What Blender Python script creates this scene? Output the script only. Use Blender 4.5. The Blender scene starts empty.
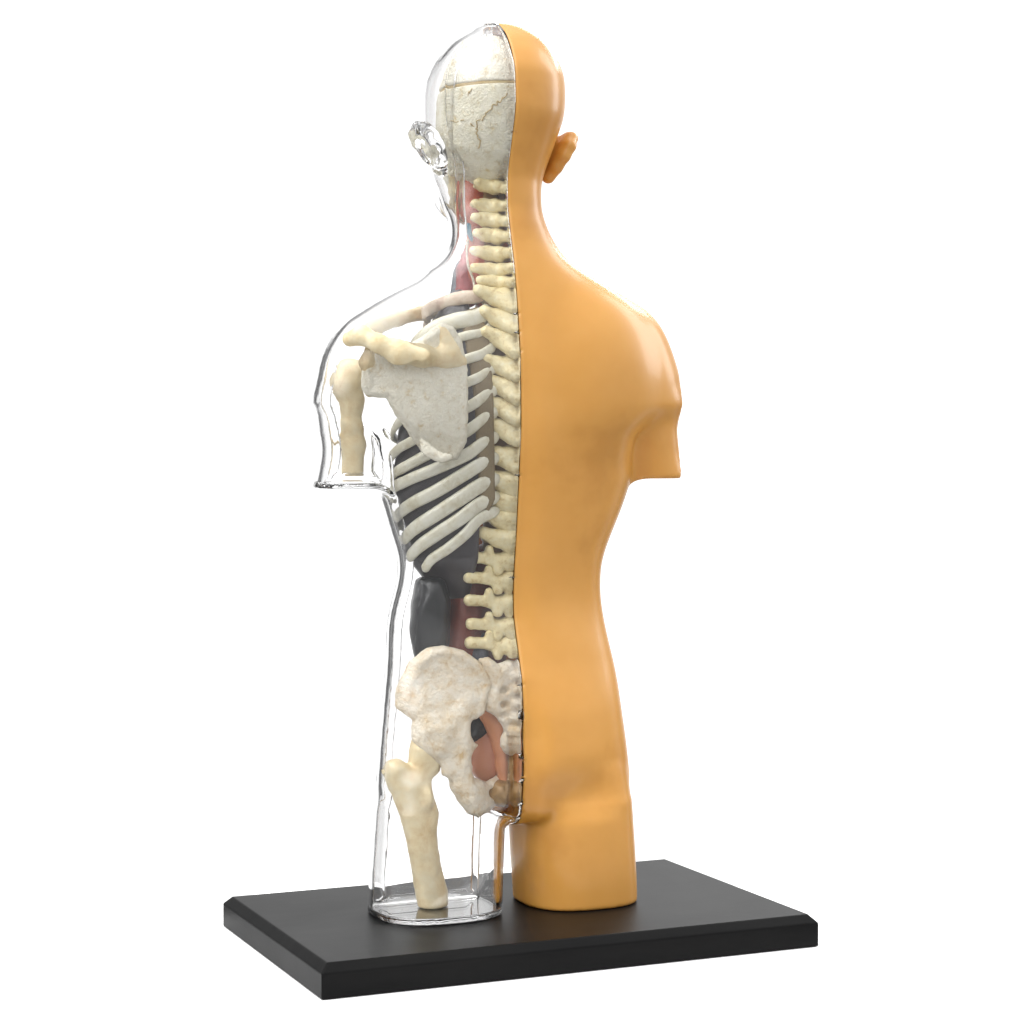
import bpy, math, random
import numpy as np
from mathutils import Vector, Matrix
random.seed(5); rng = np.random.default_rng(5)
sc = bpy.context.scene
col = sc.collection

# ------------------------------------------------------------------ units
# Everything is modelled in small units of 0.3 mm, x to the model's right,
# y towards its front, z up from the top of the black board.
S = 0.0003
BOARD_L, BOARD_W, BOARD_H = 514.2, 320.7, 31.3
XC = -11.0                                   # mid plane of the torso

# ------------------------------------------------------------------ camera
YAW, PIT, DIST = .409, .032, 2143.0
fwd = np.array([math.sin(YAW)*math.cos(PIT), math.cos(YAW)*math.cos(PIT), -math.sin(PIT)])
rgt = np.array([math.cos(YAW), -math.sin(YAW), 0.0])
upv = np.cross(rgt, fwd)
CAM = np.array([-2.82, 0.0, 395.7]) - fwd*DIST

def at(px, py, y=None, x=None, z=None):
    """3D point (model units) seen in the photograph at px,py on a chosen plane."""
    d = fwd + rgt*(px-512)/DIST - upv*(py-512)/DIST
    k = (y-CAM[1])/d[1] if y is not None else (x-CAM[0])/d[0] if x is not None else (z-CAM[2])/d[2]
    return CAM + d*k

def W(p):                                    # model units -> metres (board rests on z = 0)
    return Vector((p[0]*S, p[1]*S, (p[2]+BOARD_H)*S))

# ------------------------------------------------------------------ fields
def smin(a, b, k):
    h = np.clip(0.5+0.5*(b-a)/k, 0, 1)
    return b*(1-h)+a*h-k*h*(1-h)
def smax(a, b, k): return -smin(-a, -b, k)

def pchip(xs, ys):
    xs = np.asarray(xs, float); ys = np.asarray(ys, float)
    o = np.argsort(xs); xs = xs[o]; ys = ys[o]
    h = np.diff(xs); d = np.diff(ys)/h
    m = np.zeros_like(xs)
    for i in range(1, len(xs)-1):
        if d[i-1]*d[i] > 0:
            w1 = 2*h[i]+h[i-1]; w2 = h[i]+2*h[i-1]
            m[i] = (w1+w2)/(w1/d[i-1]+w2/d[i])
    m[0] = d[0]; m[-1] = d[-1]
    def f(x):
        x = np.clip(x, xs[0], xs[-1])
        i = np.clip(np.searchsorted(xs, x)-1, 0, len(h)-1)
        t = (x-xs[i])/h[i]
        return ((2*t**3-3*t*t+1)*ys[i]+(t**3-2*t*t+t)*h[i]*m[i]+(-2*t**3+3*t*t)*ys[i+1]+(t**3-t*t)*h[i]*m[i+1])
    return f

def capsule(P, a, b, ra, rb=None):
    rb = ra if rb is None else rb
    a = np.asarray(a, float); b = np.asarray(b, float); ab = b-a; L = ab@ab+1e-9
    X, Y, Z = P
    t = np.clip(((X-a[0])*ab[0]+(Y-a[1])*ab[1]+(Z-a[2])*ab[2])/L, 0, 1)
    return np.sqrt((X-a[0]-t*ab[0])**2+(Y-a[1]-t*ab[1])**2+(Z-a[2]-t*ab[2])**2)-(ra+(rb-ra)*t)

def ellipsoid(P, c, r, rot=None):
    X, Y, Z = P[0]-c[0], P[1]-c[1], P[2]-c[2]
    if rot is not None:
        R = np.array(rot)
        X, Y, Z = R[0,0]*X+R[1,0]*Y+R[2,0]*Z, R[0,1]*X+R[1,1]*Y+R[2,1]*Z, R[0,2]*X+R[1,2]*Y+R[2,2]*Z
    k0 = np.sqrt((X/r[0])**2+(Y/r[1])**2+(Z/r[2])**2)
    k1 = np.sqrt((X/r[0]**2)**2+(Y/r[1]**2)**2+(Z/r[2]**2)**2)+1e-9
    return k0*(k0-1)/k1

def chain(P, pts, k=4.0):
    f = None
    for (a, ra), (b, rb) in zip(pts[:-1], pts[1:]):
        g = capsule(P, a, b, ra, rb)
        f = g if f is None else smin(f, g, k)
    return f

def poly2d(U, V, pts):
    """signed distance to a polygon, positive inside"""
    d2 = np.full(U.shape, 1e12); inside = np.zeros(U.shape, bool)
    n = len(pts)
    for i in range(n):
        ax, ay = pts[i]; bx, by = pts[(i+1) % n]
        ex, ey = bx-ax, by-ay
        t = np.clip(((U-ax)*ex+(V-ay)*ey)/(ex*ex+ey*ey+1e-9), 0, 1)
        d2 = np.minimum(d2, (U-ax-t*ex)**2+(V-ay-t*ey)**2)
        c = ((ay > V) != (by > V))
        with np.errstate(divide='ignore', invalid='ignore'):
            xi = ax+(V-ay)/(ey if abs(ey) > 1e-9 else 1e-9)*ex
        inside ^= c & (U < xi)
    d = np.sqrt(d2)
    return np.where(inside, d, -d)

def inflate(P, outline, y0, T, R, ysurf=None):
    """rounded solid with the given front outline (list of (x,z)); T half thickness"""
    X, Y, Z = P
    d = poly2d(X, Z, outline)
    ys = y0 if ysurf is None else ysurf(X, Z)
    q = np.sqrt((np.maximum(R-d, 0)/R)**2+((Y-ys)/T)**2)-1
    return q*min(T, R)

def noise3(P, scale, seed=0):
    """cheap smooth value noise made of rotated sines"""
    r = np.random.default_rng(seed); X, Y, Z = P; s = 0
    for i in range(9):
        v = r.normal(size=3); v /= np.linalg.norm(v); v *= (0.7+0.9*r.random())*2*np.pi/scale
        s = s+np.sin(X*v[0]+Y*v[1]+Z*v[2]+r.random()*6.28+1.3*np.sin((X*v[1]-Y*v[2]+Z*v[0])*.7))
    return s/9

def surface(fn, lo, hi, h, snap=None, smooth=1):
    """naive surface nets, then Newton steps back onto the surface"""
    lo = np.array(lo, float); hi = np.array(hi, float)
    n = np.ceil((hi-lo)/h).astype(int)+1
    ax = [lo[i]+h*np.arange(n[i]) for i in range(3)]
    if snap is not None:                     # grid line falls on the snap plane
        s, side = snap
        ax[0] = (s-h*np.arange(n[0]))[::-1] if side < 0 else s+h*np.arange(n[0])
    F = np.empty(tuple(n), np.float32)
    step = 24
    for i in range(0, n[0], step):
        G = np.meshgrid(ax[0][i:i+step], ax[1], ax[2], indexing='ij')
        F[i:i+step] = fn(G)
    neg = F < 0
    c = np.zeros(tuple(n-1), np.int16)
    for a in (0, 1):
        for b in (0, 1):
            for d in (0, 1):
                c += neg[a:n[0]-1+a, b:n[1]-1+b, d:n[2]-1+d]
    act = (c > 0) & (c < 8)
    idx = -np.ones(act.shape, np.int64); idx[act] = np.arange(act.sum())
    I = np.argwhere(act)
    acc = np.zeros((len(I), 3)); cnt = np.zeros(len(I))
    corners = [(a, b, d) for a in (0, 1) for b in (0, 1) for d in (0, 1)]
    val = {k: F[I[:, 0]+k[0], I[:, 1]+k[1], I[:, 2]+k[2]].astype(float) for k in corners}
    for k in corners:
        for axn in range(3):
            if k[axn] == 0:
                k2 = list(k); k2[axn] = 1; k2 = tuple(k2)
                v0, v1 = val[k], val[k2]; m = (v0 < 0) != (v1 < 0)
                t = np.where(m, v0/np.where(m, v0-v1, 1), 0)
                p = np.tile(np.array(k, float), (len(I), 1)); p[:, axn] = t
                acc[m] += p[m]; cnt[m] += 1
    V = np.array([ax[0][0], ax[1][0], ax[2][0]])+(I+acc/np.maximum(cnt, 1)[:, None])*h
    faces = []
    for axn in range(3):
        sl0 = [slice(None)]*3; sl1 = [slice(None)]*3
        sl0[axn] = slice(0, n[axn]-1); sl1[axn] = slice(1, n[axn])
        A = neg[tuple(sl0)]; B = neg[tuple(sl1)]
        E = np.argwhere(A != B)
        o = [i for i in range(3) if i != axn]
        ok = (E[:, o[0]] > 0) & (E[:, o[1]] > 0) & (E[:, o[0]] < n[o[0]]-1) & (E[:, o[1]] < n[o[1]]-1)
        E = E[ok]; fl = A[tuple(E.T)]
        def q(d0, d1):
            J = E.copy(); J[:, o[0]] -= d0; J[:, o[1]] -= d1
            return idx[tuple(J.T)]
        Q = np.stack([q(1, 1), q(0, 1), q(0, 0), q(1, 0)], 1)
        if axn == 1: fl = ~fl
        Q[~fl] = Q[~fl][:, ::-1]
        faces.append(Q)
    Q = np.concatenate(faces)
    Q = Q[(Q >= 0).all(1)]
    bnd = None
    if snap is not None:
        bnd = (I[:, 0] == (n[0]-2 if snap[1] < 0 else 0))
        V[bnd, 0] = snap[0]
    nb_a = np.concatenate([Q[:, 0], Q[:, 1], Q[:, 2], Q[:, 3]]); nb_b = np.concatenate([Q[:, 1], Q[:, 2], Q[:, 3], Q[:, 0]])
    for it in range(smooth+2):
        if it < smooth:
            s = np.zeros_like(V); w = np.zeros(len(V))
            for u, v in ((nb_a, nb_b), (nb_b, nb_a)):
                np.add.at(s, u, V[v]); np.add.at(w, u, 1)
            m = w > 0
            N = V.copy(); N[m] = .4*V[m]+.6*s[m]/w[m][:, None]
            if bnd is not None: N[bnd] = V[bnd]
            V = N
        e = h*.15
        f0 = fn((V[:, 0], V[:, 1], V[:, 2]))
        g = np.stack([(fn((V[:, 0]+e*(i == 0), V[:, 1]+e*(i == 1), V[:, 2]+e*(i == 2)))-f0)/e for i in range(3)], 1)
        stp = -f0[:, None]*g/((g*g).sum(1)[:, None]+1e-6)
        L = np.linalg.norm(stp, axis=1)[:, None]
        stp *= np.minimum(1, .6*h/(L+1e-9))*.8
        if bnd is not None: stp[bnd, 0] = 0
        V = V+stp
    s = np.zeros_like(V); w = np.zeros(len(V))
    for u, v in ((nb_a, nb_b), (nb_b, nb_a)):
        np.add.at(s, u, V[v]); np.add.at(w, u, 1)
    m = w > 0; N = V.copy(); N[m] = .5*V[m]+.5*s[m]/w[m][:, None]
    if bnd is not None: N[bnd] = V[bnd]
    return N, Q

def mesh_obj(name, V, Q, mat, parent, smooth=True):
    me = bpy.data.meshes.new(name)
    V = np.asarray(V, float)
    P = np.stack([V[:, 0]*S, V[:, 1]*S, (V[:, 2]+BOARD_H)*S], 1)
    if isinstance(Q, np.ndarray):
        me.vertices.add(len(P)); me.vertices.foreach_set('co', P.ravel())
        me.loops.add(Q.size); me.loops.foreach_set('vertex_index', Q.ravel().astype(np.int32))
        me.polygons.add(len(Q)); me.polygons.foreach_set('loop_start', np.arange(0, Q.size, 4, dtype=np.int32))
        me.polygons.foreach_set('loop_total', np.full(len(Q), 4, np.int32))
        me.update(calc_edges=True)
    else:
        me.from_pydata([tuple(p) for p in P], [], Q)
    me.validate()
    if smooth: me.polygons.foreach_set('use_smooth', [True]*len(me.polygons))
    me.materials.append(mat)
    o = bpy.data.objects.new(name, me); col.objects.link(o)
    if parent is not None: o.parent = parent
    return o

def blob(name, fn, lo, hi, h, mat, parent, label=None, smooth=1):
    V, Q = surface(fn, lo, hi, h, smooth=smooth)
    o = mesh_obj(name, V, Q, mat, parent)
    if label: o['label'] = label
    return o

def bounds(pts, pad):
    a = np.array(pts); return a.min(0)-pad, a.max(0)+pad

# ------------------------------------------------------------------ materials
def new_mat(name):
    m = bpy.data.materials.new(name); m.use_nodes = True
    nt = m.node_tree; b = nt.nodes['Principled BSDF']
    return m, nt, b
def ramp(nt, fac, stops):
    r = nt.nodes.new('ShaderNodeValToRGB'); e = r.color_ramp.elements
    e[0].position, e[0].color = stops[0][0], (*stops[0][1], 1)
    e[1].position, e[1].color = stops[-1][0], (*stops[-1][1], 1)
    for p, c in stops[1:-1]:
        x = e.new(p); x.color = (*c, 1)
    nt.links.new(fac, r.inputs[0]); return r.outputs[0]
def tex_noise(nt, scale, detail=6, rough=.6, dist=0.0, stretch=None):
    t = nt.nodes.new('ShaderNodeTexNoise'); t.inputs['Scale'].default_value = scale
    t.inputs['Detail'].default_value = detail; t.inputs['Roughness'].default_value = rough
    t.inputs['Distortion'].default_value = dist
    g = nt.nodes.new('ShaderNodeTexCoord'); out = g.outputs['Object']
    if stretch:
        mp = nt.nodes.new('ShaderNodeMapping'); mp.inputs['Scale'].default_value = stretch
        nt.links.new(out, mp.inputs[0]); out = mp.outputs[0]
    nt.links.new(out, t.inputs['Vector']); return t.outputs['Fac']
def bump(nt, b, fac, strength, dist):
    n = nt.nodes.new('ShaderNodeBump'); n.inputs['Strength'].default_value = strength
    n.inputs['Distance'].default_value = dist
    nt.links.new(fac, n.inputs['Height']); nt.links.new(n.outputs[0], b.inputs['Normal'])

def mottled(name, stops, scale=60, rough=.45, bmp=.3, bd=.0004, spec=.5, sss=0, detail=7, coat=0, stretch=None):
    m, nt, b = new_mat(name)
    f = tex_noise(nt, scale, detail, .65, .3, stretch)
    nt.links.new(ramp(nt, f, stops), b.inputs['Base Color'])
    f2 = tex_noise(nt, scale*3.5, 5, .6)
    bump(nt, b, f2, bmp, bd)
    b.inputs['Roughness'].default_value = rough
    b.inputs['Specular IOR Level'].default_value = spec
    b.inputs['Coat Weight'].default_value = coat
    if sss:
        b.inputs['Subsurface Weight'].default_value = sss
        b.inputs['Subsurface Radius'].default_value = (1, .7, .4)
        b.inputs['Subsurface Scale'].default_value = .002
    return m

M = {}
M['bone_white'] = mottled('bone_white', [(.30, (.68, .56, .34)), (.42, (.80, .75, .62)), (.52, (.86, .82, .69)), (.8, (.89, .86, .76))], 380, .5, .9, .0007)
M['bone_skull'] = mottled('bone_skull', [(.30, (.66, .54, .30)), (.41, (.80, .75, .58)), (.50, (.86, .82, .66)), (.75, (.89, .86, .74))], 420, .5, 1.0, .0007)
M['bone_cream'] = mottled('bone_cream', [(.30, (.68, .50, .26)), (.5, (.80, .67, .42)), (.75, (.85, .77, .56))], 160, .4, .5, .0005)
M['bone_spine'] = mottled('bone_spine', [(.30, (.60, .45, .19)), (.45, (.82, .70, .39)), (.62, (.87, .78, .50)), (.8, (.88, .83, .66))], 420, .38, .6, .0004)
M['bone_rib'] = mottled('bone_rib', [(.30, (0.575, 0.525, 0.375)), (.5, (0.712, 0.688, 0.562)), (.75, (0.775, 0.762, 0.675))], 240, .35, .3, .0003)
M['bone_hip'] = mottled('bone_hip', [(.30, (.66, .47, .24)), (.43, (.80, .68, .50)), (.54, (.86, .77, .62)), (.8, (.88, .84, .74))], 260, .48, .9, .0007)
M['bone_rose'] = mottled('bone_rose', [(.32, (0.504, 0.360, 0.264)), (.5, (0.672, 0.552, 0.432)), (.75, (0.720, 0.648, 0.552))], 180, .4, .3, .0003)
M['suture'] = mottled('suture', [(.3, (.44, .30, .12)), (.7, (.62, .50, .28))], 90, .6)
M['membrane'] = mottled('membrane', [(.3, (.16, .115, .055)), (.7, (.25, .19, .10))], 60, .5)
M['lung'] = mottled('lung', [(.3, (.026, .022, .026)), (.7, (.05, .043, .048))], 50, .35, .4)
M['dark_organ'] = mottled('dark_organ', [(.3, (.005, .006, .007)), (.7, (.018, .019, .022))], 60, .35, .6)
M['red_muscle'] = mottled('red_muscle', [(.3, (.13, .018, .006)), (.7, (.27, .055, .022))], 60, .35, .5, stretch=(2.5, 2.5, .5))
M['throat'] = mottled('throat', [(.3, (.40, .05, .012)), (.7, (.60, .13, .045))], 90, .35, .5)
M['crimson'] = mottled('crimson', [(.3, (.25, .015, .02)), (.7, (.42, .05, .055))], 70, .35, .5)
M['slate'] = mottled('slate', [(.3, (.06, .07, .09)), (.7, (.11, .12, .15))], 70, .4)
M['vein_blue'] = mottled('vein_blue', [(.3, (.05, .22, .36)), (.7, (.10, .32, .45))], 70, .35)
M['rose_organ'] = mottled('rose_organ', [(.3, (.48, .18, .10)), (.7, (.62, .30, .18))], 50, .35, .3)
M['salmon'] = mottled('salmon', [(.3, (.60, .22, .09)), (.7, (.74, .34, .17))], 50, .35, .3)
M['ochre'] = mottled('ochre', [(.3, (.28, .15, .05)), (.7, (.45, .28, .11))], 50, .4, .3)

# skin coloured plastic
m, nt, b = new_mat('skin_plastic'); M['skin'] = m
f = tex_noise(nt, 30, 4, .55)
nt.links.new(ramp(nt, f, [(.34, (.54, .245, .040)), (.46, (.62, .295, .056)), (.66, (.66, .322, .070))]), b.inputs['Base Color'])
b.inputs['Roughness'].default_value = .38
b.inputs['Specular IOR Level'].default_value = .5
b.inputs['Coat Weight'].default_value = .15; b.inputs['Coat Roughness'].default_value = .12
b.inputs['Subsurface Weight'].default_value = .12
b.inputs['Subsurface Radius'].default_value = (1, .45, .15); b.inputs['Subsurface Scale'].default_value = .003
f2 = tex_noise(nt, 28, 4, .5); bump(nt, b, f2, .16, .0012)

# clear acrylic
m, nt, b = new_mat('clear_acrylic'); M['clear'] = m
b.inputs['Base Color'].default_value = (1, 1, 1, 1)
b.inputs['Transmission Weight'].default_value = 1
b.inputs['IOR'].default_value = 1.47
b.inputs['Roughness'].default_value = 0.0

# black board
m, nt, b = new_mat('black_board'); M['board'] = m
f = tex_noise(nt, 30, 6, .6, 0, (1, 6, 6))
nt.links.new(ramp(nt, f, [(.3, (.0030, .0030, .0032)), (.7, (.006, .006, .006))]), b.inputs['Base Color'])
r_ = nt.nodes.new('ShaderNodeMapRange'); r_.inputs['To Min'].default_value = .34; r_.inputs['To Max'].default_value = .48
f3 = tex_noise(nt, 12, 5, .6, .5); nt.links.new(f3, r_.inputs[0]); nt.links.new(r_.outputs[0], b.inputs['Roughness'])
b.inputs['Specular IOR Level'].default_value = .10
f2 = tex_noise(nt, 900, 3, .6); bump(nt, b, f2, .12, .0001)

m, nt, b = new_mat('white_paper'); M['paper'] = m
f = tex_noise(nt, 3, 2, .5)
nt.links.new(ramp(nt, f, [(.3, (.93, .93, .93)), (.7, (.95, .95, .95))]), b.inputs['Base Color'])
b.inputs['Roughness'].default_value = .9; b.inputs['Specular IOR Level'].default_value = .1

# ------------------------------------------------------------------ body outline -> section widths
E_ = 2.25; Q_ = E_/(E_-1)
def solve_half(px, z, yc, hd, side, cx=XC):
    """half width whose tangent plane passes through image column px"""
    ph = YAW+math.atan((px-512)/DIST)
    n = (math.cos(ph), -math.sin(ph))
    s = side*(n[0]*(CAM[0]-cx)+n[1]*(CAM[1]-yc))
    v = s**Q_-(hd*abs(n[1]))**Q_ if s > 0 else 0
    return max(v, 1.0)**(1/Q_)/n[0]

R_SIL = [(25,503),(28,518),(32,527),(37,535),(44,542),(52,549),(60,554.5),(70,559.5),(80,563),(95,565),(110,565),(120,564),(130,562),(140,558),(150,554.5),(160,551),(170,547),(180,543.5),(190,541.5),(200,541),(210,541.5),(220,543.5),(230,547),(240,552),(250,558),(258,563),(266,572),(275,585),(285,601),(293,614),(300,626),(306,640),(313,648),(320,655),(330,662),(340,667),(350,671),(365,676),(380,680),(395,681),(410,680),(425,678.5)]
L_SIL = [(24,490),(27,472),(30,464),(34,455),(38,449),(44,442),(50,437),(58,431),(68,426),(80,422),(95,420.5),(110,420.5),(125,421),(140,423),(150,425),(160,427),(170,429.5),(180,432),(190,436),(200,440),(210,444),(220,448),(230,450),(240,449),(250,445),(258,438),(266,428),(275,416),(285,402),(292,389),(298,375),(305,363),(312,351),(320,341),(330,333),(340,327),(350,322),(365,317.5),(380,315),(395,314.5),(410,315),(425,317)]
R_LOW = [(476,632),(490,627.5),(505,622.5),(520,616.5),(535,610.5),(550,605),(562,602),(575,600.5),(590,600.5),(605,602),(620,604.5),(640,609),(660,614),(680,618),(700,621),(730,625.5),(760,629),(790,632),(820,634),(850,636)]
L_LOW = [(488,375),(500,379),(520,385),(540,391),(552,395),(562,397),(575,397),(590,394),(605,390),(620,387),(640,385.5),(660,385),(680,383.5),(700,381.5),(730,379),(760,376.5),(790,374.5),(820,372),(850,370)]

ZB = [60, 100, 143, 190, 250, 310, 380, 440, 487, 540, 575, 610, 645, 680, 705, 725, 744, 765, 800, 830, 850, 862, 870, 878, 883, 888.5]
YB = [-57, -57.5, -61, -57, -40, -28, -36, -43, -47, -46, -42, -34, -24, -14, -9, -9, -13, -20, -29, -27, -19, -11, -4, 7, 16, 40]
YF = [62, 66, 72, 76, 74, 70, 84, 100, 108, 106, 96, 80, 66, 64, 84, 108, 122, 130, 134, 128, 113, 101, 90, 77, 66, 44]
yb_f, yf_f = pchip(ZB, YB), pchip(ZB, YF)

def widths(sil, side, zlo, zhi, extra_top=False):
    zs, ws = [], []
    for py, px in sil:
        z = 400.0
        for _ in range(4):
            yc = (yb_f(z)+yf_f(z))/2; z = float(at(px, py, y=yc)[2])
        yc = float(yb_f(z)+yf_f(z))/2; hd = float(yf_f(z)-yb_f(z))/2
        zs.append(z); ws.append(solve_half(px, z, yc, hd, side))
    return zs, ws
def clean(zs, ws):
    o = np.argsort(zs); zs = np.array(zs)[o]; ws = np.array(ws)[o]
    keep = [0]
    for i in range(1, len(zs)):
        if zs[i]-zs[keep[-1]] > .6: keep.append(i)
    return zs[keep], ws[keep]
def build_w(up, low, side):
    zu, wu = clean(*widths(up, side, 0, 0)); zl, wl = clean(*widths(low, side, 0, 0))
    def soft(f, top, sg=6.0):
        zz = np.arange(-20, 892, 1.0); v = f(zz)**2
        v = np.where(zz > top, -(zz-top)*110.0, v)
        k = np.exp(-.5*(np.arange(-20, 21)/sg)**2); k /= k.sum()
        vp = np.convolve(np.pad(v, 20, mode='edge'), k, mode='valid')
        vp = np.sqrt(np.maximum(vp, .3))
        return lambda z: np.interp(z, zz, vp)
    return soft(pchip(list(zu)+[888.6], list(wu)+[1.0]), 889), soft(pchip(zl, wl), 9999), zu, wu, zl, wl
upR, loR, *dR = build_w(R_SIL, R_LOW, 1)
upL, loL, *dL = build_w(L_SIL, L_LOW, -1)
ARM_TOP_Z = 492.0                            # below this the shoulders give way to chest and arm stubs
ARM_CUT_Z = 428.0

def section(P, w, yb, yf, cx=XC, e=E_, groove=None):
    X, Y, Z = P
    yc = (yb+yf)/2; hd = np.maximum((yf-yb)/2, .5)
    dy = Y-yc
    if groove is not None:
        dy = dy-groove*(dy < 0)*np.clip(-dy/hd*1.5, 0, 1)
    w = np.maximum(w, .5)
    q = (np.abs((X-cx)/w)**e+np.abs(dy/hd)**e)**(1/e)
    return (q-1)*np.minimum(w, hd)

# legs
def leg_shape(rows, yc, hd, Q_=Q_):
    zs, cs, ws = [], [], []
    for py, l, r in rows:
        cx, a = (XC-70 if l < 500 else XC+70), 60.0
        for _ in range(30):
            v = []
            for px, sd in ((l, -1), (r, 1)):
                ph = YAW+math.atan((px-512)/DIST); n = (math.cos(ph), -math.sin(ph))
                K = n[0]*CAM[0]+n[1]*CAM[1]
                S_ = ((a*n[0])**Q_+(hd*abs(n[1]))**Q_)**(1/Q_)
                v.append((K-(n[1]*yc+sd*S_))/n[0])       # cx implied
            cx = (v[0]+v[1])/2; a += (v[1]-v[0])/2*.8
        z = float(at((l+r)/2, py, y=yc)[2]); zs.append(z); cs.append(cx); ws.append(a)
    return pchip(zs, cs), pchip(zs, ws)
LEG_YC, LEG_HD = 2.0, 59.0
LEGS = [leg_shape([(700, 381, 500), (780, 375, 504), (820, 372, 505), (850, 370, 504), (880, 368, 503), (912, 366.5, 502)], LEG_YC, LEG_HD, 1.625),
        leg_shape([(700, 512, 621), (780, 508, 631), (820, 508.5, 634), (850, 510, 636), (880, 512, 637.5), (905, 513.5, 638)], LEG_YC, LEG_HD, 1.625)]

ARMS = [leg_shape([(365, 318, 386), (385, 315, 385), (400, 314.5, 384), (415, 315, 384), (430, 316.5, 385), (450, 319, 387), (472, 316, 386.5), (490, 311.5, 386)], 36, 42),
        leg_shape([(365, 607, 677), (385, 609, 680.5), (400, 610, 681), (415, 609, 680), (430, 607, 677.5), (450, 608, 679.5), (475, 613, 684.5)], 36, 42)]

def body(P):
    X, Y, Z = P
    dx = X-XC; left = dx < 0
    # soft fold under the buttock
    hz = np.clip((160-Z)/50, 0, 1); hd_ = np.clip((Z-84)/30, 0, 1); hz = hz*hz*(3-2*hz)*hd_*hd_*(3-2*hd_)*(dx > 0)
    Y = Y-7.5*hz*np.exp(-((np.abs(dx)-58)/42)**4)*np.clip(-Y/40, 0, 1)
    P = (X, Y, Z)
    yb, yf = yb_f(Z), yf_f(Z)
    # spine groove and cleft
    grv = 5*np.exp(-(dx/16)**2)*np.clip((Z-230)/60, 0, 1)*np.clip((640-Z)/60, 0, 1)
    grv = grv+13*np.exp(-(dx/15)**2)*np.clip((235-Z)/60, 0, 1)
    wu = np.where(left, upL(Z), upR(Z)); wl = np.where(left, loL(Z), loR(Z))
    wl = np.where(Z > 455, wl-(Z-455)*.15, wl)
    t = np.clip((Z-466)/40, 0, 1); t = t*t*(3-2*t)
    w = wl*(1-t)+wu*t
    # head and neck are rounder, the shoulder slope thins towards its ends
    e = E_
    f = section(P, w, yb, yf, groove=grv, e=e)
    # arm stubs
    for c_, w_ in ARMS:
        cx = c_(Z); a = w_(Z)
        g = ((np.abs((X-cx)/a)**2.2+np.abs((Y-36)/42)**2.2)**(1/2.2)-1)*33
        g = smax(smax(g, Z-525, 34), (ARM_CUT_Z if c_ is ARMS[1][0] else ARM_CUT_Z-8)-Z, 2.5)
        f = smin(f, g, 11 if c_ is ARMS[1][0] else 14)
    # shoulder blades, buttocks
    for sgn in (-1, 1):
        f = smin(f, ellipsoid(P, (XC+sgn*86, 0, 530), (62, 48, 84)), 24)
    f = smax(f, 86+.13*np.abs(dx)-Z, 26)
    for c_, w_ in LEGS:
        shr = np.maximum(0, Z-104)
        g = section(P, w_(Z)-.16*shr, LEG_YC-LEG_HD+.22*shr, LEG_YC+LEG_HD-.22*shr, cx=c_(Z), e=2.6)
        g = smax(g, Z-150, 20)
        f = smin(f, g, 6)
    f = smin(f, ellipsoid(P, (XC, 84, 718), (42, 46, 36)), 12)
    # face: brow, nose, mouth, chin
    head = Z > 640
    nose = smin(capsule(P, (XC, 128, 792), (XC, 150, 757), 6, 9), ellipsoid(P, (XC, 128, 733), (18, 10, 9)), 8)
    chin = ellipsoid(P, (XC, 104, 706), (30, 26, 18))
    f = smin(f, smin(nose, chin, 6), 9)
    # pectorals
    for sgn in (-1, 1):
        f = smin(f, ellipsoid(P, (XC+sgn*58, 84, 520), (56, 30, 40)), 16)
    f = smax(f, Z-888.6, 1.0)
    return smax(f, .4-Z, 2.0)

# ------------------------------------------------------------------ the model
root = bpy.data.objects.new('anatomy_model', None); col.objects.link(root)
root['label'] = 'anatomical torso seen from behind, half tan and half clear with bones, on black board'
root['category'] = 'anatomical model'

# board
def board():
    l, w, h = BOARD_L/2, BOARD_W/2, BOARD_H; c, ch = 7.8, 8.0
    import bmesh
    bm = bmesh.new()
    rings = [(0, 0, -h), (0, 0, -ch), (c, c, 0)]
    vs = []
    for k, _, z in rings:
        vs.append([bm.verts.new(((sx*(l-k))*S, (sy*(w-k))*S, (z+BOARD_H)*S)) for sx, sy in ((-1, -1), (1, -1), (1, 1), (-1, 1))])
    for a, b_ in zip(vs[:-1], vs[1:]):
        for i in range(4):
            bm.faces.new((a[i], a[(i+1) % 4], b_[(i+1) % 4], b_[i]))
    bm.faces.new(vs[-1]); bm.faces.new(vs[0][::-1])
    bmesh.ops.recalc_face_normals(bm, faces=bm.faces)
    bmesh.ops.bevel(bm, geom=list(bm.edges), offset=1.2*S, segments=2, affect='EDGES', profile=.6)
    me = bpy.data.meshes.new('display_base'); bm.to_mesh(me); bm.free()
    me.materials.append(M['board'])
    o = bpy.data.objects.new('display_base', me); col.objects.link(o); o.parent = root
    o['label'] = 'black rectangular board with bevelled edges'
    return o
board()

# shells
HB = 2.6
def shell(name, side, mat, thick, label):
    lo = (XC-200, -92, -4); hi = (XC+200, 170, 896)
    if side < 0: hi = (XC, hi[1], hi[2])
    else: lo = (XC, lo[1], lo[2])
    V, Q = surface(body, lo, hi, HB, snap=(XC+side*.5, side), smooth=2)
    o = mesh_obj(name, V, Q, mat, root); o['label'] = label
    md = o.modifiers.new('wall', 'SOLIDIFY'); md.thickness = thick*S; md.offset = -1
    md.use_even_offset = False; md.use_rim = True
    return o
skin = shell('skin_shell', 1, M['skin'], 4.0, 'tan opaque plastic half of the torso')
clear = shell('clear_shell', -1, M['clear'], 6.0, 'clear transparent plastic half of the torso')

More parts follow.
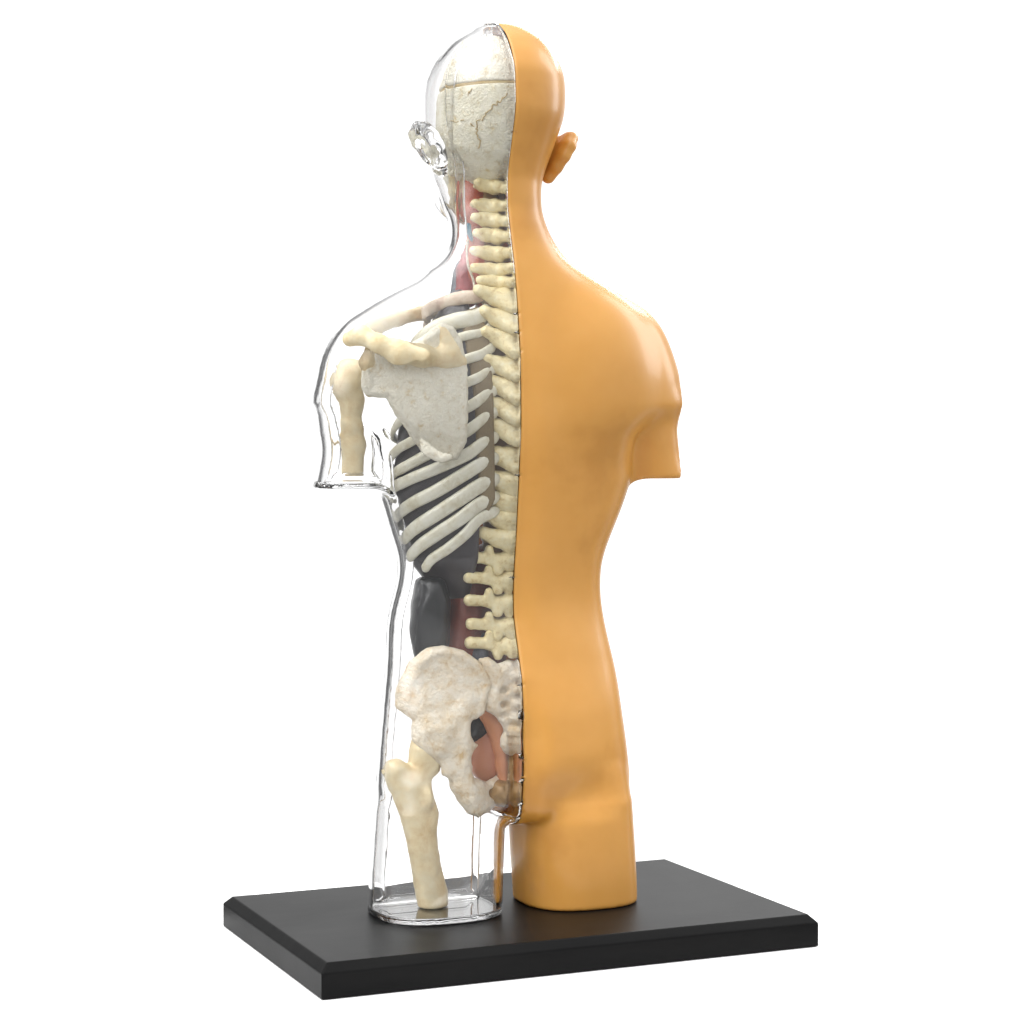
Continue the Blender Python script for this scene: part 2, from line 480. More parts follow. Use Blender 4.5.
# ears
def ear(side, mat, parent, c, solid=True):
    a = .42*side
    R = Matrix.Rotation(-a, 3, 'Z') @ Matrix.Rotation(math.radians(-16), 3, 'X') @ Matrix.Rotation(math.radians(22*side), 3, 'Y')
    R = np.array(R)
    def L(x, y, z): return np.array(c)+R@np.array([x*side, y, z])
    rim = [(L(0, 14, 8), 3.0), (L(1, 9, 18), 3.6), (L(3, -2, 22), 4.2), (L(6, -12, 17), 5.0), (L(8, -18, 6), 5.4),
           (L(7, -17, -6), 5.0), (L(3, -10, -17), 4.8), (L(-2, -2, -27), 5.2), (L(-3, 6, -24), 4.0)]
    inner = [(L(-1, 8, 16), 2.6), (L(0, -5, 17), 2.8), (L(0, -10, 4), 2.8), (L(-1, -7, -10), 3.0)]
    def fn(P):
        f = ellipsoid(P, L(1, -3, 0), (8, 16, 22), R)
        f = smin(f, chain(P, rim, 7), 7)
        f = smin(f, chain(P, inner, 5), 6)
        f = smin(f, ellipsoid(P, L(-8, 0, -2), (10, 14, 20), R), 6)
        return smax(f, -ellipsoid(P, L(6, 1, -3), (7, 9, 13), R), 3)
    o = blob('ear', fn, np.array(c)-40, np.array(c)+40, 1.6, mat, parent)
    return o
ear(1, M['skin'], skin, (XC+79, 40, 759))
ear(-1, M['clear'], clear, (XC-66, 40, 760))

# flange where the front and back of the clear half are joined
def flange_fn(P):
    X, Y, Z = P; f0 = body(P); e = .5
    gx = (body((X+e, Y, Z))-f0)/e; gz = (body((X, Y, Z+e))-f0)/e
    d = f0/np.sqrt(gx*gx+gz*gz+1e-4)
    return np.maximum(np.maximum(d+6.8, -(d+15.5)), np.maximum(np.abs(Y-24)-2.2, X-(XC-3)))
blob('seam_flange', flange_fn, (XC-196, 19, 2), (XC, 29, 890), 1.5, M['clear'], clear, 'clear joining rib inside the edge of the clear half', smooth=0)

# ------------------------------------------------------------------ skull
def pt(px, py, y): return at(px, py, y=y)
SK = (XC, 38, 790)
ZCUT = 820.5
def skull_fn(P):
    X, Y, Z = P
    f = ellipsoid(P, (XC, 46, 799), (47.5, 63, 79))
    f = smin(f, ellipsoid(P, (XC, 43, 772), (46, 50, 36)), 14)
    f = smin(f, ellipsoid(P, (XC, 78, 752), (34, 42, 50)), 16)           # face block
    for s in (-1, 1):
        f = smin(f, capsule(P, (XC+s*40, 40, 764), (XC+s*36, 42, 738), 10, 6), 5)
        f = smin(f, capsule(P, (XC+s*43, 46, 768), (XC+s*38, 88, 762), 5), 4)   # cheek arch
        f = smax(f, -ellipsoid(P, (XC+s*18, 116, 772), (13, 16, 12)), 4)         # eye socket
    # ridges of the occiput
    f = f-1.4*np.exp(-((Z-752-.004*(X-XC)**2)/5)**2)*(Y < 30)
    f = f+.9*noise3(P, 14, 3)+.5*noise3(P, 6, 4)
    return f
def lower_skull(P):
    return smax(skull_fn(P), P[2]-(ZCUT-1.3-.03*(XC-P[0])), 1.0)
def cap(P):
    return smax(skull_fn(P), (ZCUT+1.3-.03*(XC-P[0]))-P[2], 1.0)
skull = blob('skull', lower_skull, (XC-64, -34, 700), (XC+64, 134, 830), 1.7, M['bone_skull'], root, 'off white skull with sutures')
blob('skull_cap', cap, (XC-64, -34, 812), (XC+64, 134, 886), 1.7, M['bone_white'], skull, 'white removable top of the skull')
blob('cap_seam', lambda P: smax(ellipsoid(P, (XC, 46, 799), (46.2, 61.5, 77)), np.abs(P[2]-ZCUT+.03*(XC-P[0]))-2.2, .5),
     (XC-64, -34, 812), (XC+64, 110, 829), 1.5, M['suture'], skull, 'brown line round the skull')
def jaw_fn(P):
    f = None
    for s in (-1, 1):
        g = chain(P, [((XC+s*33, 52, 752), 6), ((XC+s*28, 58, 718), 7), ((XC+s*23, 82, 706), 7), ((XC, 102, 700), 8)], 6)
        f = g if f is None else smin(f, g, 6)
    return f+.4*noise3(P, 8, 9)
blob('lower_jaw', jaw_fn, (XC-60, 34, 682), (XC+60, 122, 764), 2.0, M['bone_cream'], root, 'yellowish lower jaw beside the neck')

def tube(name, pts, rad, mat, parent, label=None, seg=8, flat=1.0, taper=None):
    """smooth tube along a polyline (list of 3D points)"""
    P = [np.array(p, float) for p in pts]
    out = []
    for i in range(len(P)-1):
        p0 = P[max(i-1, 0)]; p1 = P[i]; p2 = P[i+1]; p3 = P[min(i+2, len(P)-1)]
        for t in np.linspace(0, 1, 6, endpoint=False):
            out.append(.5*((2*p1)+(-p0+p2)*t+(2*p0-5*p1+4*p2-p3)*t*t+(-p0+3*p1-3*p2+p3)*t**3))
    out.append(P[-1]); out = np.array(out)
    V, F = [], []
    n = len(out)
    for i, p in enumerate(out):
        d = out[min(i+1, n-1)]-out[max(i-1, 0)]; d /= np.linalg.norm(d)+1e-9
        u = np.cross(d, (0, 0, 1)); u /= np.linalg.norm(u)+1e-9; v = np.cross(u, d)
        r = rad if taper is None else rad*np.interp(i/(n-1), [0, 1], taper)
        e = min(1, .35+min(i, n-1-i)*.4)
        for k in range(seg):
            a = 2*math.pi*k/seg
            V.append(p+u*math.cos(a)*r*e*flat+v*math.sin(a)*r*e)
    for i in range(n-1):
        for k in range(seg):
            F.append((i*seg+k, i*seg+(k+1) % seg, (i+1)*seg+(k+1) % seg, (i+1)*seg+k))
    F.append(tuple(range(seg))[::-1]); F.append(tuple((n-1)*seg+k for k in range(seg)))
    o = mesh_obj(name, V, F, mat, parent)
    if label: o['label'] = label
    return o

# point where the sight line meets a field's surface
def hit(px, py, fn, t0=1900, t1=2500, step=1.0, off=0.0):
    d = fwd+rgt*(px-512)/DIST-upv*(py-512)/DIST
    ts = np.arange(t0, t1, step)
    Pp = CAM[:, None]+d[:, None]*ts
    v = fn((Pp[0], Pp[1], Pp[2]))
    k = np.argmax(v < 0)
    if not (v < 0).any(): return None
    return Pp[:, k]-d*off
for path in ([(508, 93), (503, 98), (498, 103), (494, 104), (491, 110), (487, 113), (484, 118), (479, 121), (477, 127)],
             [(477, 127), (470, 122), (463, 120), (457, 122), (451, 119)], [(477, 127), (478, 134), (481, 140), (480, 148)],
             [(473, 89), (470, 93), (468, 96)]):
    pts = []
    path = [tuple(np.array(path[k])*(1-t)+np.array(path[k+1])*t) for k in range(len(path)-1) for t in (0, .33, .67)]+[path[-1]]
    for q in path:
        h_ = hit(q[0], q[1], skull_fn, off=.8)
        if h_ is not None: pts.append(h_+np.array([rng.normal()*1.0, 0, rng.normal()*1.0]))
    if len(pts) > 2: tube('suture', pts, .62, M['suture'], skull, seg=6)

# ------------------------------------------------------------------ spine
KN = [(478,183,24),(475,204,22),(475,218,20),(477,234,17),(474,252,13),(474,269,8),(480,281,4),
      (478,291,-2),(484,312,-6),(485,332,-8),(485,359,-9),(486,379,-10),(485,400,-10),(484,421,-10),(484,449,-10),(484,474,-10),(484,494,-9),(484,511,-8),(482,532,-9),
      (474,557,-4),(469,577,-3),(469,600,-3),(471,624,-3),(470,643,-4)]
TP = [(506,188),(506,206),(507,222),(510,237),(512,253),(512,268),(513,283),
      (512,310),(514,331),(515,354),(515,377),(516,400),(516,421),(515,441),(514,468),(512,492),(511,510),(510,530),(509,546),
      (507,567),(507,588),(508,611),(510,633),(511,651)]
def grv_at(z): return 5*min(1, max(0, (z-230)/60))*min(1, max(0, (640-z)/60))
for i, ((kx, ky, kyy), (tx, ty)) in enumerate(zip(KN, TP)):
    K = at(kx, ky, y=kyy); T = at(tx, ty, x=XC)
    wmin = float(yb_f(T[2]))+(11 if i < 7 else 11.5)+grv_at(float(T[2]))
    T[1] = max(T[1], wmin)
    K2 = np.array([2*XC-K[0], K[1], K[2]])
    cyc = K[1]+14
    if i < 7:
        zc = K[2]-1; Cn = np.array([XC, K[1]+2, zc]); bodyc = np.array([XC, K[1]+18, zc-1]); br = (19, 13, 6.4)
        ta, tb, la = 4.8, 6.8, 7.6; sp = 5.4
    elif i < 19:
        zc = K[2]-6; Cn = np.array([XC, K[1]-2, zc]); bodyc = np.array([XC, K[1]+24, zc]); br = (19, 17, 9)
        ta, tb, la = 6.0, 8.2, 11.0; sp = 6.0
    else:
        zc = K[2]-2; Cn = np.array([XC, K[1]-2, zc]); bodyc = np.array([XC, K[1]+24, zc]); br = (24, 19, 9)
        ta, tb, la = 6.2, 5.0, 9.4; sp = 4.6
    def fn(P, K=K, K2=K2, T=T, Cn=Cn, bodyc=bodyc, br=br, ta=ta, tb=tb, la=la, sp=sp, i=i):
        f = ellipsoid(P, bodyc, br)
        for kk, s in ((K, -1), (K2, 1)):
            mid = Cn+np.array([s*12, 2, 0])
            f = smin(f, capsule(P, kk, mid, ta, tb), 3.5)
            f = smin(f, capsule(P, mid, Cn+np.array([0, -2, -2]), tb, la), 3.5)
            if 7 <= i < 19: f = smin(f, capsule(P, mid, T+np.array([s*4, 4, 3]), 7.5, 6), 4)
            if i >= 19:                       # facet joints
                f = smin(f, smin(capsule(P, Cn+np.array([s*20, -1, 10]), Cn+np.array([s*19, 1, 0]), 4.4, 6.4), capsule(P, Cn+np.array([s*13, -1, -3]), Cn+np.array([s*12, -4, -11]), 5.4, 5.0), 3), 2.5)
        f = smin(f, capsule(P, Cn, T, la*.8, sp), 4)
        if i >= 19 or i > 14: f = smin(f, capsule(P, T+np.array([0, 0, 8]), T+np.array([0, 0, -4]), 3.2, 3.6 if i < 19 else 4.4), 2)
        return f+.7*noise3(P, 9, 20+i)
    lo, hi = bounds([K, K2, T, bodyc], 16)
    lo[1] -= 2; hi[1] += 10
    blob('vertebra', fn, lo, hi, 1.9 if i > 6 else 1.7, M['bone_spine'], root)
# discs and cord tube that fill between the vertebrae
dp = [at(kx+22, ky, y=kyy+26) for kx, ky, kyy in KN]
dp = [np.array([XC, p[1], p[2]]) for p in dp]
blob('spinal_column', lambda P: chain(P, [(p, 13.0 if i < 7 else 15.0) for i, p in enumerate(dp)], 3),
     *bounds(dp, 18), 2.6, M['ochre'], root, 'brownish column joining the vertebrae')

# sacrum
def O2(pts, ysf):
    out = []
    for px, py in pts:
        y = -14.0
        for _ in range(12):
            q = at(px, py, y=y); y = .5*y+.5*float(ysf(q[0], q[2]))
        q = at(px, py, y=y); out.append((q[0], q[2]))
    return out
def O(pts, y): return [(lambda q: (q[0], q[2]))(at(px, py, y=y)) for px, py in pts]
sac = O([(478, 659), (488, 657), (497, 664), (508, 660), (526, 664), (532, 700), (530, 745), (520, 757), (509, 753), (503, 747), (503, 739), (507, 731), (501, 723), (495, 716), (487, 712), (483, 700), (487, 684), (482, 672)], -14)
def sac_fn(P):
    X, Y, Z = P
    f = inflate(P, sac, 0, 10, 12, lambda x, z: -12+.10*(190-z)*(z < 190)-.02*(z-190))
    for px, py in ((504, 691), (505, 705), (505, 717), (506, 729)):
        q = at(px, py, y=-22); f = smax(f, -ellipsoid(P, q, (5, 8, 3.6)), 2.5)
    for k in range(5):
        q = at(515, 676+k*14, y=-22); f = smin(f, ellipsoid(P, q, (5, 6, 5)), 4)
    return f+.7*noise3(P, 8, 61)
blob('sacrum', sac_fn, (XC-52, -40, 108), (XC+34, 26, 262), 1.8, M['bone_hip'], root, 'cream sacrum with small openings below the spine')

# ------------------------------------------------------------------ rib cage
ca = pchip([270, 300, 330, 370, 420, 480, 530, 570, 600, 625], [66, 80, 91, 99, 104, 102, 92, 76, 58, 40])
cb = pchip([270, 330, 420, 500, 570, 625], [50, 60, 66, 62, 50, 34])
CY = 36.0
def cage(P, grow=0.0):
    X, Y, Z = P
    a = ca(Z)+grow; b_ = cb(Z)+grow
    f = (np.sqrt(((X-XC)/a)**2+((Y-CY)/b_)**2)-1)*b_
    return smax(smax(f, Z-(626+grow), 10), (282-grow)-Z, 8)
blob('lung', lambda P: smax(smax(cage(P, -5)+18*np.clip((352-P[2])/45, 0, 1)+.6*noise3(P, 30, 71), P[0]-(XC-33), 8), (306-.35*(P[0]-XC+90)*.5)-P[2], 14), (XC-116, -40, 262), (XC+26, 108, 640), 3.0, M['lung'], root,
     'dark grey lung behind the ribs')
RIBS = [  # px,py from the spine outwards; radius
    ([(480, 297), (460, 299), (440, 304), (425, 312)], 6.0),
    ([(478, 318), (455, 322), (435, 329), (418, 343)], 7.5),
    ([(482, 333), (466, 336), (448, 342), (428, 354)], 4.0),
    ([(483, 354), (470, 358), (450, 365), (425, 380)], 4.4),
    ([(483, 375), (472, 380), (450, 389), (420, 408)], 4.4),
    ([(483, 397), (472, 404), (450, 416), (415, 438)], 4.8),
    ([(483, 419), (470, 428), (445, 444), (405, 466)], 5.0),
    ([(482, 444), (465, 455), (436, 468), (412, 478), (396, 487)], 5.6),
    ([(480, 465), (464, 474), (436, 491), (413, 503), (398, 514)], 6.0),
    ([(480, 486), (462, 497), (436, 514), (415, 528), (402, 541)], 6.6),
    ([(480, 504), (462, 517), (438, 533), (420, 546), (408, 559)], 6.2),
    ([(480, 519), (466, 533), (448, 548), (432, 559), (424, 571)], 5.0),
]
for k, (pl, r) in enumerate(RIBS):
    pts = []
    for px, py in pl:
        q = hit(px, py, cage)
        if q is None: q = at(px, py, y=CY)
        pts.append(q)
    # first point is tied to the spine, then carry the rib round to the front
    pts[0] = np.array([min(pts[0][0], XC-26), pts[0][1]+3, pts[0][2]])
    pts.insert(0, np.array([XC-14, pts[0][1]+4, pts[0][2]+9]))
    r *= 1.1
    q = pts[-1]
    th = math.atan2((q[0]-XC)/-ca(q[2]), -(q[1]-CY)/cb(q[2]))
    z = q[2]; end = 2.7 if k < 9 else (th+.25 if k < 11 else th+.02)
    slope = 34 if k < 9 else 24
    while th+.25 < end:
        th += .25; z -= slope*.25*max(0, math.cos((th-1.2)*.9))
        pts.append(np.array([XC-ca(z)*math.sin(th), CY-cb(z)*math.cos(th), z]))
    tube('rib', pts, r, M['bone_rose'] if k == 0 else M['bone_rib'], root, 'pinkish top rib' if k == 0 else None, seg=12, flat=.5, taper=(1.05, .95))
# membrane strip between the ribs near the spine
mem = O([(468, 312), (484, 306), (492, 330), (492, 500), (486, 512), (478, 505), (476, 470), (474, 440), (473, 400), (470, 352)], -16)
blob('membrane', lambda P: inflate(P, mem, 0, 3.5, 4, lambda x, z: CY-(cb(z)-7)*np.sqrt(np.clip(1-((x-XC)/ca(z))**2, .05, 1))),
     (XC-78, -40, 350), (XC+6, 20, 625), 2.2, M['membrane'], root, 'beige membrane between the ribs beside the spine')

# ------------------------------------------------------------------ shoulder
sca_y = -34
def sca_ys(x, z): return -31+.0009*(x-XC+60)**2+.018*np.maximum(0, 470-z)+.20*np.maximum(0, (XC-95)-x)
sca = O2([(440, 323), (452, 327), (461, 343), (466, 368), (467, 405), (466, 441), (457, 459), (440, 463), (424, 455), (413, 439), (406, 427), (394, 412), (387, 398), (368, 397), (362, 388), (363, 368), (371, 352), (400, 350), (420, 338)], sca_ys)
def sca_fn(P):
    X, Y, Z = P
    ys = sca_ys
    f = inflate(P, sca, 0, 4.2, 6, ys)
    d = poly2d(X, Z, sca)
    f = f-1.6*np.exp(-((d-5)/3.0)**2)*(np.abs(Y-ys(X, Z)) < 12)
    return f+.8*noise3(P, 9, 81)+.4*noise3(P, 4.5, 82)
scap = blob('shoulder_blade', sca_fn, (XC-160, -48, 428), (XC-38, 30, 590), 1.8, M['bone_white'], root, 'white shoulder blade behind the ribs')
ridge = [(at(350, 339, y=-8), 7.5), (at(361, 335, y=-22), 8.5), (at(378, 343, y=-34), 8.0), (at(398, 352, y=-37), 11.0), (at(422, 356, y=-37), 10.0), (at(445, 359, y=-34), 7.5), (at(460, 362, y=-32), 6.0)]
def ridge_fn(P):
    f = chain(P, ridge, 7)
    f = smin(f, capsule(P, at(441, 331, y=-31), at(449, 352, y=-33), 6, 10), 8)
    return f+.5*noise3(P, 12, 85)
blob('shoulder_blade_ridge', ridge_fn, *bounds([p for p, _ in ridge]+[at(441, 330, y=-31)], 16), 1.9, M['bone_cream'], scap, 'yellowish ridge across the shoulder blade')
def cor_fn(P): return chain(P, [(at(372, 351, y=-14), 6), (at(369, 362, y=-13), 7.5), (at(370, 374, y=-8), 6), (at(374, 386, y=-8), 7)], 5)+1.3*noise3(P, 9, 87)
blob('shoulder_socket', cor_fn, *bounds([at(371, 352, y=-14), at(371, 382, y=-12)], 15), 1.8, M['bone_cream'], scap)
cl = [(at(358, 334, y=22), 6), (at(375, 327, y=34), 8.5), (at(397, 318, y=52), 8), (at(420, 313, y=66), 7), (at(445, 312, y=78), 7)]
blob('collarbone', lambda P: chain(P, cl, 5)+.4*noise3(P, 10, 90), *bounds([p for p, _ in cl], 14), 1.9, M['bone_cream'], root, 'cream collarbone above the ribs')
hu = [(at(349, 372, y=30), 13.5), (at(346, 383, y=30), 15.0), (at(352, 400, y=32), 12), (at(352, 425, y=34), 10.5), (at(353, 445, y=36), 11.5), (at(352, 486, y=36), 11)]
def hu_fn(P):
    f = chain(P, hu, 6)
    f = smin(f, ellipsoid(P, at(357, 373, y=24), (9, 12, 12)), 6)
    f = smin(f, capsule(P, at(345, 430, y=34), at(332, 448, y=40), 2.2, 1.2), 3)
    f = smax(f, 432-P[2], 1)
    return f+.4*noise3(P, 14, 91)
blob('upper_arm_bone', hu_fn, *bounds([p for p, _ in hu], 22), 1.9, M['bone_cream'], root, 'cream upper arm bone inside the clear arm stub')

# ------------------------------------------------------------------ pelvis and thigh bone
HIPCX = XC-70
def hip_ys(x, z): return -10-.16*(x-HIPCX)*np.clip((z-130)/60, 0, 1)+.0016*(x-HIPCX)**2+.014*np.maximum(0, HIPCX-12-x)**2
hipo = O2([(396, 708), (397, 695), (400, 683), (411, 661), (428, 648), (444, 646), (463, 651), (477, 661), (485, 673), (490, 684), (486, 698), (484, 712), (477, 719), (465, 720), (463, 729), (467, 737), (478, 745), (472, 751), (469, 757), (471, 766), (462, 776), (450, 778), (442, 776), (440, 759), (434, 747), (426, 741), (413, 740), (413, 720), (404, 714)], hip_ys)
ish = O([(455, 755), (469, 752), (471, 765), (476, 778), (493, 784), (512, 776), (514, 796), (502, 809), (493, 816), (481, 820), (469, 815), (459, 801), (452, 788), (451, 772)], -14)
def hip_fn(P):
    X, Y, Z = P
    ys = hip_ys
    d = poly2d(X, Z, hipo)
    thick = 6+7*np.clip((190-Z)/50, 0, 1)
    f = inflate(P, hipo, 0, 7.5, 9, ys)
    f = f-2.6*np.exp(-((d-5)/4.0)**2)*np.clip((Z-190)/30, 0, 1)*(np.abs(Y-ys(X, Z)) < 14)
    f = smin(f, ellipsoid(P, at(437, 735, y=-4), (22, 18, 26)), 8)
    f = smin(f, ellipsoid(P, at(461, 730, y=-10), (8, 13, 34)), 8)
    f = smin(f, inflate(P, ish, 0, 12, 13, lambda x, z: -8+.45*np.maximum(0, x-(XC-42))), 6)
    f = smax(f, -ellipsoid(P, at(433, 683, y=-33), (24, 18, 22)), 9)
    f = smin(f, capsule(P, at(468, 700, y=-16), at(444, 732, y=-16), 4, 5), 9)
    f = smax(f, -ellipsoid(P, at(436, 742, y=-30), (9, 12, 10)), 6)
    f = smax(f, -ellipsoid(P, at(496, 793, y=-6), (9, 16, 5)), 3)
    return f+.8*noise3(P, 13, 95)+.45*noise3(P, 6, 96)
blob('hip_bone', hip_fn, (XC-128, -46, 84), (XC+24, 62, 286), 2.0, M['bone_hip'], root, 'mottled cream hip bone with rounded crest')
fem = O([(413, 738), (426, 737), (436, 747), (441, 762), (439, 771), (431, 779), (431, 788), (434, 799), (438, 812), (436, 834), (440, 865), (447, 890), (447, 914), (421, 914), (416, 893), (412, 865), (405, 831), (393, 796), (386, 772), (389, 761), (399, 760), (409, 764)], 3)
def fem_fn(P):
    f = inflate(P, fem, 3, 14, 15)
    f = smin(f, ellipsoid(P, at(425, 752, y=2), (13, 14, 14)), 6)
    f = smin(f, ellipsoid(P, at(397, 775, y=4), (9, 13, 15)), 6)
    f = smin(f, ellipsoid(P, at(427, 798, y=-8), (6, 9, 12)), 5)
    f = smin(f, capsule(P, at(409, 790, y=-5), at(431, 905, y=-6), 6, 6), 14)
    return smax(f+.6*noise3(P, 16, 98), 6.5-P[2], 1)
blob('thigh_bone', fem_fn, (XC-140, -34, 0), (XC-44, 30, 200), 2.0, M['bone_cream'], root, 'yellowish thigh bone standing in the clear leg')

# ------------------------------------------------------------------ organs
def E3(px, py, y, r): return at(px, py, y=y), r
c, r = E3(430, 616, 22, (19, 26, 44))
blob('dark_bowel', lambda P: smax(ellipsoid(P, at(430, 620, y=22), (19, 26, 58))+2.6*noise3((P[0], P[1], P[2]*.45), 20, 101), P[2]-at(430, 577, y=22)[2], 6), c-70, c+70, 2.4, M['dark_organ'], root, 'black folded bowel above the hip bone')
c = at(462, 625, y=26)
blob('back_muscle', lambda P: smin(capsule(P, at(470, 585, y=30), at(462, 660, y=24), 20, 24), capsule(P, at(488, 560, y=30), at(486, 660, y=28), 18, 20), 6)+.8*noise3(P, 20, 102), c-85, c+85, 2.4, M['red_muscle'], root, 'dark red muscle beside the lower spine')
c = at(476, 655, y=4)
blob('dark_vessel', lambda P: chain(P, [(at(483, 640, y=8), 7), (at(478, 655, y=6), 9), (at(470, 672, y=8), 8)], 4), c-40, c+40, 2.0, M['slate'], root)
c = at(474, 728, y=26)
blob('dark_pouch', lambda P: ellipsoid(P, c, (19, 14, 15))+1.2*noise3(P, 14, 104), c-30, c+30, 2.0, M['dark_organ'], root, 'black pouch seen through the gap under the hip bone')
c = at(488, 752, y=26)
blob('bladder', lambda P: smin(ellipsoid(P, at(488, 758, y=26), (21, 20, 25)), ellipsoid(P, at(484, 738, y=26), (13, 14, 14)), 8), c-50, c+50, 2.0, M['rose_organ'], root, 'dusty pink bladder')
c = at(504, 750, y=12)
blob('rectum', lambda P: chain(P, [(at(488, 716, y=14), 9), (at(497, 726, y=10), 11), (at(503, 745, y=8), 11), (at(506, 765, y=6), 11), (at(508, 785, y=2), 9)], 5), c-60, c+60, 2.0, M['salmon'], root, 'salmon pink rectum below the sacrum')
c = at(506, 790, y=0)
blob('pelvic_floor', lambda P: smin(ellipsoid(P, at(505, 792, y=4), (22, 22, 15)), ellipsoid(P, at(514, 772, y=6), (7, 14, 24)), 6)+2.6*noise3(P, 13, 106), c-40, c+40, 2.0, M['ochre'], root, 'brownish pelvic floor behind the ischium')

# throat
c = at(478, 240, y=46)
blob('throat', lambda P: chain(P, [(at(472, 185, y=52), 14), (at(474, 215, y=48), 14), (at(476, 245, y=44), 13), (at(480, 275, y=38), 13), (at(484, 300, y=36), 12)], 5)+1.0*noise3(P, 11, 108), c-85, c+85, 2.2, M['throat'], root, 'orange red throat in front of the neck vertebrae')
tube('neck_vein', [at(468, 224, y=30), at(469, 232, y=28), at(472, 243, y=30)], 3.4, M['vein_blue'], root, 'small blue vein', seg=10, taper=(1.1, .5))
tube('neck_nerve', [at(468, 240, y=30), at(466, 255, y=28), at(468, 268, y=27), at(473, 282, y=26), at(474, 299, y=24)], 1.3, M['bone_white'], root, 'thin white nerve', seg=8)
c = at(465, 272, y=50)
blob('neck_muscle', lambda P: chain(P, [(at(464, 254, y=48), 5), (at(465, 268, y=48), 10), (at(466, 296, y=46), 13)], 4)+1.0*noise3(P, 9, 110), c-45, c+45, 1.9, M['crimson'], root, 'crimson muscle above the top rib')
blob('neck_vessel', lambda P: chain(P, [(at(457, 264, y=56), 5), (at(456, 296, y=54), 8)], 4), c-50, c+50, 1.9, M['slate'], root, 'slate grey vessel above the top rib')

# ------------------------------------------------------------------ setting
def floor():
    V = [(350*math.cos(a), 350*math.sin(a), -BOARD_H-.6) for a in np.linspace(0, 2*math.pi, 97)[:-1]]
    o = mesh_obj('ground', V, [tuple(range(96))], M['paper'], None, smooth=False)
    o['kind'] = 'structure'
floor()

world = bpy.data.worlds.new('World'); sc.world = world; world.use_nodes = True
nt = world.node_tree; bg = nt.nodes['Background']
tc = nt.nodes.new('ShaderNodeTexCoord')
def dotn(v):
    n = nt.nodes.new('ShaderNodeVectorMath'); n.operation = 'DOT_PRODUCT'
    nt.links.new(tc.outputs['Generated'], n.inputs[0]); n.inputs[1].default_value = v
    return n.outputs['Value']
def wr(src, a, b_, lo, hi):
    n = nt.nodes.new('ShaderNodeMapRange'); n.interpolation_type = 'SMOOTHSTEP'
    nt.links.new(src, n.inputs[0])
    for k, v in zip(('From Min', 'From Max', 'To Min', 'To Max'), (a, b_, lo, hi)): n.inputs[k].default_value = v
    return n.outputs[0]
def mx(a, b_):
    n = nt.nodes.new('ShaderNodeMath'); n.operation = 'MAXIMUM'; nt.links.new(a, n.inputs[0]); nt.links.new(b_, n.inputs[1]); return n.outputs[0]
fw_ = dotn((math.sin(YAW), math.cos(YAW), 0))
pos = nt.nodes.new('ShaderNodeMapRange'); nt.links.new(fw_, pos.inputs[0])
for k, v in zip(('From Min', 'From Max', 'To Min', 'To Max'), (-1, 1, 0, 1)): pos.inputs[k].default_value = v
# lit backdrop behind the model; unseen dark and white bands added for clear-shell edges
rp = ramp(nt, pos.outputs[0], [(p, (v, v, v)) for p, v in ((0, .42), (.42, .42), (.55, .46), (.60, .08), (.66, .08), (.70, .85), (.76, .85), (.79, .04), (.893, .04), (.922, 1), (1, 1))])
mul = nt.nodes.new('ShaderNodeMath'); mul.operation = 'MULTIPLY'; nt.links.new(rp, mul.inputs[0]); mul.inputs[1].default_value = 1.35
back = mul.outputs[0]
top = wr(dotn((0, 0, 1)), .45, .8, 0.0, 1.25)                                            # white ceiling over the set
def dirw(az, el):
    a = YAW+math.pi+math.radians(az); e = math.radians(el)
    return (math.sin(a)*math.cos(e), math.cos(a)*math.cos(e), math.sin(e))
key = wr(dotn(dirw(8, 56)), .58, .95, 0.0, 1.7)                                          # soft world glow added high behind the camera to brighten the back
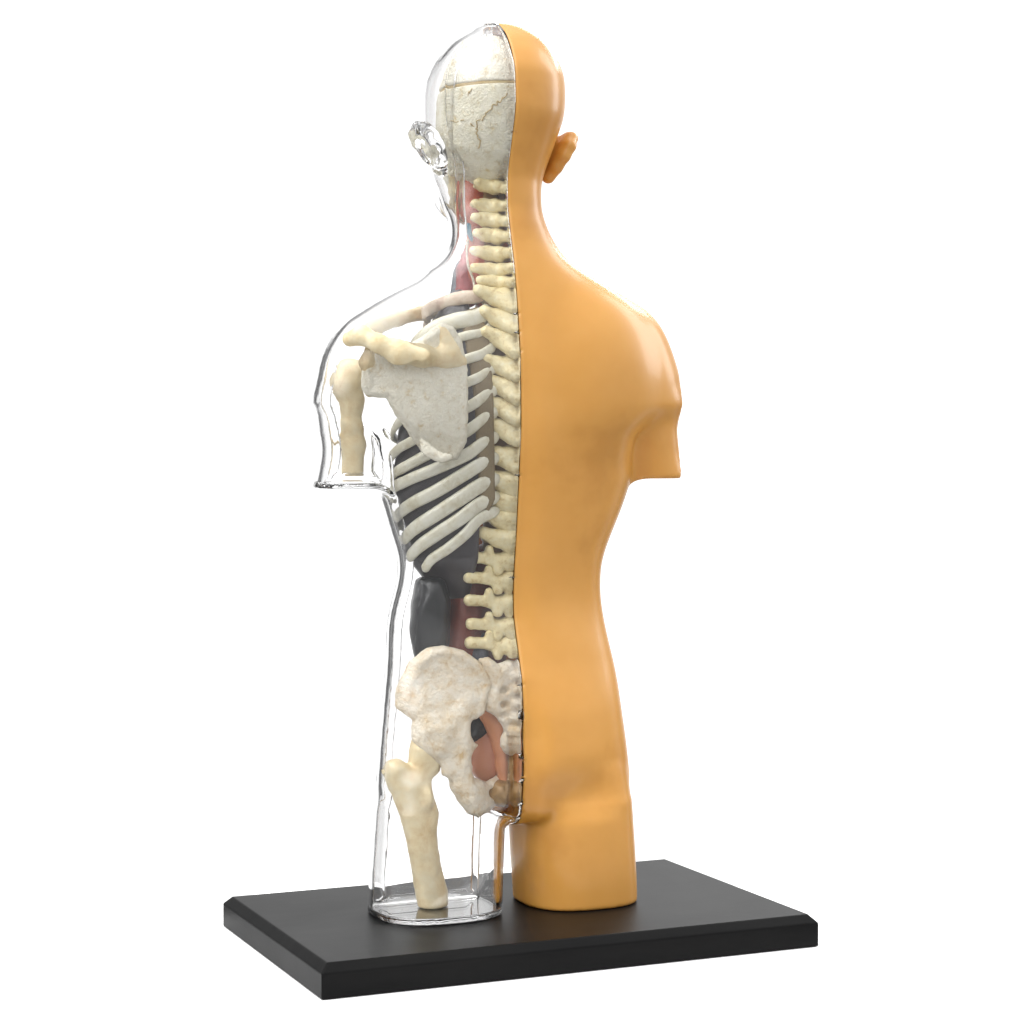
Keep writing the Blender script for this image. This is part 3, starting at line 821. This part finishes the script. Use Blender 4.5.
key2 = wr(dotn(dirw(-66, 24)), .62, .96, 0.0, 1.05)                                         # world glow added at camera right, brightens the back without veiling the clear shell
key3 = wr(dotn(dirw(58, 48)), .70, .96, 0.0, 4.8)                                         # raised world glow added at camera left to brighten the bones
nt.links.new(mx(mx(mx(mx(back, top), key), key2), key3), bg.inputs['Strength'])
bg.inputs['Color'].default_value = (1, 1, 1, 1)

def area(name, loc, target, size, power, color=(1, 1, 1)):
    l = bpy.data.lights.new(name, 'AREA'); l.shape = 'RECTANGLE'; l.size, l.size_y = size; l.energy = power; l.color = color
    o = bpy.data.objects.new(name, l); col.objects.link(o); o.location = loc
    o.rotation_euler = (Vector(target)-Vector(loc)).to_track_quat('-Z', 'Y').to_euler()
    return o
T0 = W((XC, 0, 430))
def dirv(az, el, d):                         # az measured from the camera's backward direction
    a = YAW+math.pi+az
    return T0+Vector((math.sin(a)*math.cos(el), math.cos(a)*math.cos(el), math.sin(el)))*d
area('softbox_rim', dirv(math.radians(-118), math.radians(28), .9), T0, (.25, .7), 3.5)
cf, cr = Vector(fwd), Vector(rgt)
area('strip_right', T0+cf*.95+cr*.42+Vector((0, 0, .62)), T0+Vector((0, 0, .05)), (.75, .12), 3.5)
area('overhead', T0+Vector((0, 0, 1.3)), T0, (1.2, 1.2), 3)

cam = bpy.data.cameras.new('camera'); co = bpy.data.objects.new('camera', cam); col.objects.link(co)
co.location = W(CAM)
R = Matrix((rgt, upv, -fwd)).transposed()
co.rotation_euler = R.to_euler()
cam.sensor_width = 36; cam.lens = 36*DIST/1024; cam.clip_start = .01; cam.clip_end = 100
sc.camera = co
sc.view_settings.view_transform = 'Standard'; sc.view_settings.look = 'None'
sc.view_settings.exposure = 0; sc.view_settings.gamma = 1
cy = sc.cycles
cy.use_denoising = True
cy.max_bounces = 24; cy.transmission_bounces = 20; cy.glossy_bounces = 8; cy.diffuse_bounces = 4; cy.transparent_max_bounces = 16
cy.caustics_refractive = True; cy.caustics_reflective = True; cy.blur_glossy = .3
cy.sample_clamp_indirect = 8
